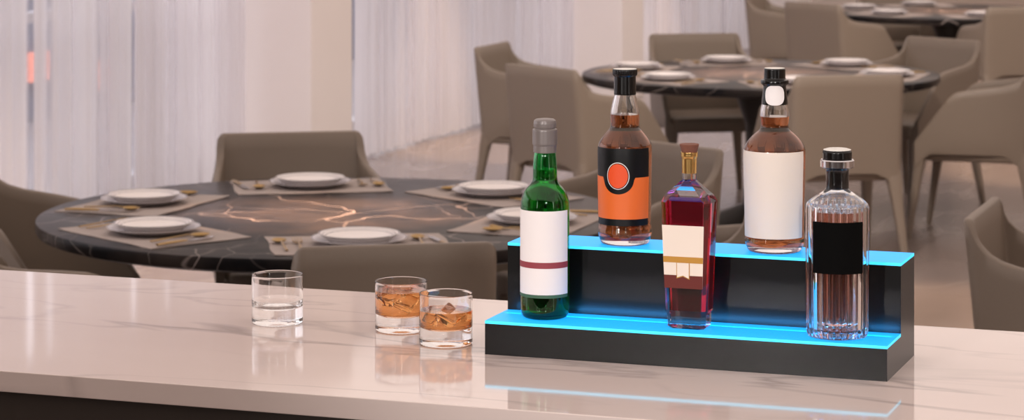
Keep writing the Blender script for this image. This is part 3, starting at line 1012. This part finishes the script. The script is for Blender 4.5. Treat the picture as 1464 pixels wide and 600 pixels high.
def spot(name, loc, power, size, col=(1, .70, .46), blend=.6, rad=.04, target=None):
    l = bpy.data.lights.new(name, 'SPOT'); l.energy = power; l.spot_size = math.radians(size); l.spot_blend = blend
    l.color = col; l.shadow_soft_size = rad
    o = bpy.data.objects.new(name, l); link(o); o.location = loc
    if target:
        d = Vector(target) - Vector(loc); o.rotation_euler = d.to_track_quat('-Z', 'Y').to_euler()
    return o
for (cu, cv), tn, _ in TABLES:
    spot('ceiling_spotlight', (cu, cv, 3.25), 1900, 23, (1, .60, .38), 1.0)
for u_, v_ in ((-5.25, 10.0), (-5.4, 15.5), (-5.3, 20.8), (-1.8, 10.1), (-1.8, 15.4), (-2.9, 21.0)):
    spot('ceiling_spotlight', (u_, v_, 3.25), 420, 40)
for v_ in PV[1:3]:  # added fill spots that brighten the piers
    spot('pier_fill_spot', (-4.7, v_ - 1.6, 3.25), 80, 60, (1, .88, .97), 1.0, .08, (-5.95, v_, 1.1))
    spot('pier_fill_spot', (-4.3, v_ + .3, 3.25), 40, 60, (1, .74, .56), 1.0, .08, (-5.65, v_ + .3, 1.0))
def area(name, loc, target, sx_, sy_, power, col):
    l = bpy.data.lights.new(name, 'AREA'); l.shape = 'RECTANGLE'; l.size = sx_; l.size_y = sy_; l.energy = power; l.color = col
    o = bpy.data.objects.new(name, l); link(o); o.location = loc
    d = Vector(target) - Vector(loc); o.rotation_euler = d.to_track_quat('-Z', 'Y').to_euler()
area('ceiling_fill_light', (.4, 13.0, 3.28), (.4, 13.0, 0), 12.8, 28.0, 870, (1, .87, .80))  # added overhead fill to brighten the room, not a known fixture
for p_, e_ in (((-2.0, -1.2, 2.2), 270), ((.7, -1.0, 2.2), 270)):  # spots added behind the viewer to brighten the bottle labels
    spot('bottle_fill_spot', p_, e_, 15, (1, .95, .92), .9, .10, (-1.0, 3.65, 1.36))
spot('chair_fill_spot', (-2.2, 8.9, 3.2), 380, 62, (1, .90, .82), .8, .15, (-3.2, 11.6, .7))  # added fill for chair backs at the middle and far tables
spot('chair_fill_spot', (-2.2, 14.2, 3.2), 380, 62, (1, .90, .82), .8, .15, (-3.2, 17.0, .7))
def upright(name, loc, target, w_, h_, power, col):
    l = bpy.data.lights.new(name, 'AREA'); l.shape = 'RECTANGLE'; l.size = w_; l.size_y = h_; l.energy = power; l.color = col
    o = bpy.data.objects.new(name, l); link(o); o.location = loc
    d = Vector(target) - Vector(loc); o.rotation_euler = (PI / 2, 0, math.atan2(d.y, d.x) - PI / 2)
upright('added_highlight_strip', (-3.0, -1.6, 1.75), (-1, 3.6, 0), .2, 1.7, 7, (1, .95, .92))  # uprights added to put vertical strip highlights on the glass
upright('added_highlight_strip', (2.7, 1.4, 1.75), (-1, 3.6, 0), .16, 1.5, 5, (1, .95, .92))

area('riser_glow_fill', (SU0 + .3, SV0 + .070, Z_LO + .0015), (SU0 + .3, SV0 + .101, Z_LO + .012), .585, .003, .28, (.05, .40, 1))  # extra blue light added to put a glow on the riser

# ------------------------------------------------------------------ camera
cam = bpy.data.cameras.new('camera'); co = bpy.data.objects.new('camera', cam); link(co)
co.location = (0, 0, 1.837); co.rotation_euler = (PI / 2, 0, .339)
cam.sensor_width = 36; cam.sensor_fit = 'HORIZONTAL'; cam.lens = 3696 / 1464 * 36
cam.shift_y = -(300 + 206.5) / 1464
cam.clip_start = .05; cam.clip_end = 200
cam.dof.use_dof = True; cam.dof.focus_distance = 3.85; cam.dof.aperture_fstop = 11
sc.camera = co
sc.view_settings.view_transform = 'Standard'; sc.view_settings.look = 'None'
sc.view_settings.gamma = 1; sc.view_settings.exposure = 0; sc.view_settings.use_curve_mapping = False
cy = sc.cycles
cy.max_bounces = 20; cy.transmission_bounces = 20; cy.glossy_bounces = 8; cy.diffuse_bounces = 4; cy.transparent_max_bounces = 16
cy.use_denoising = True
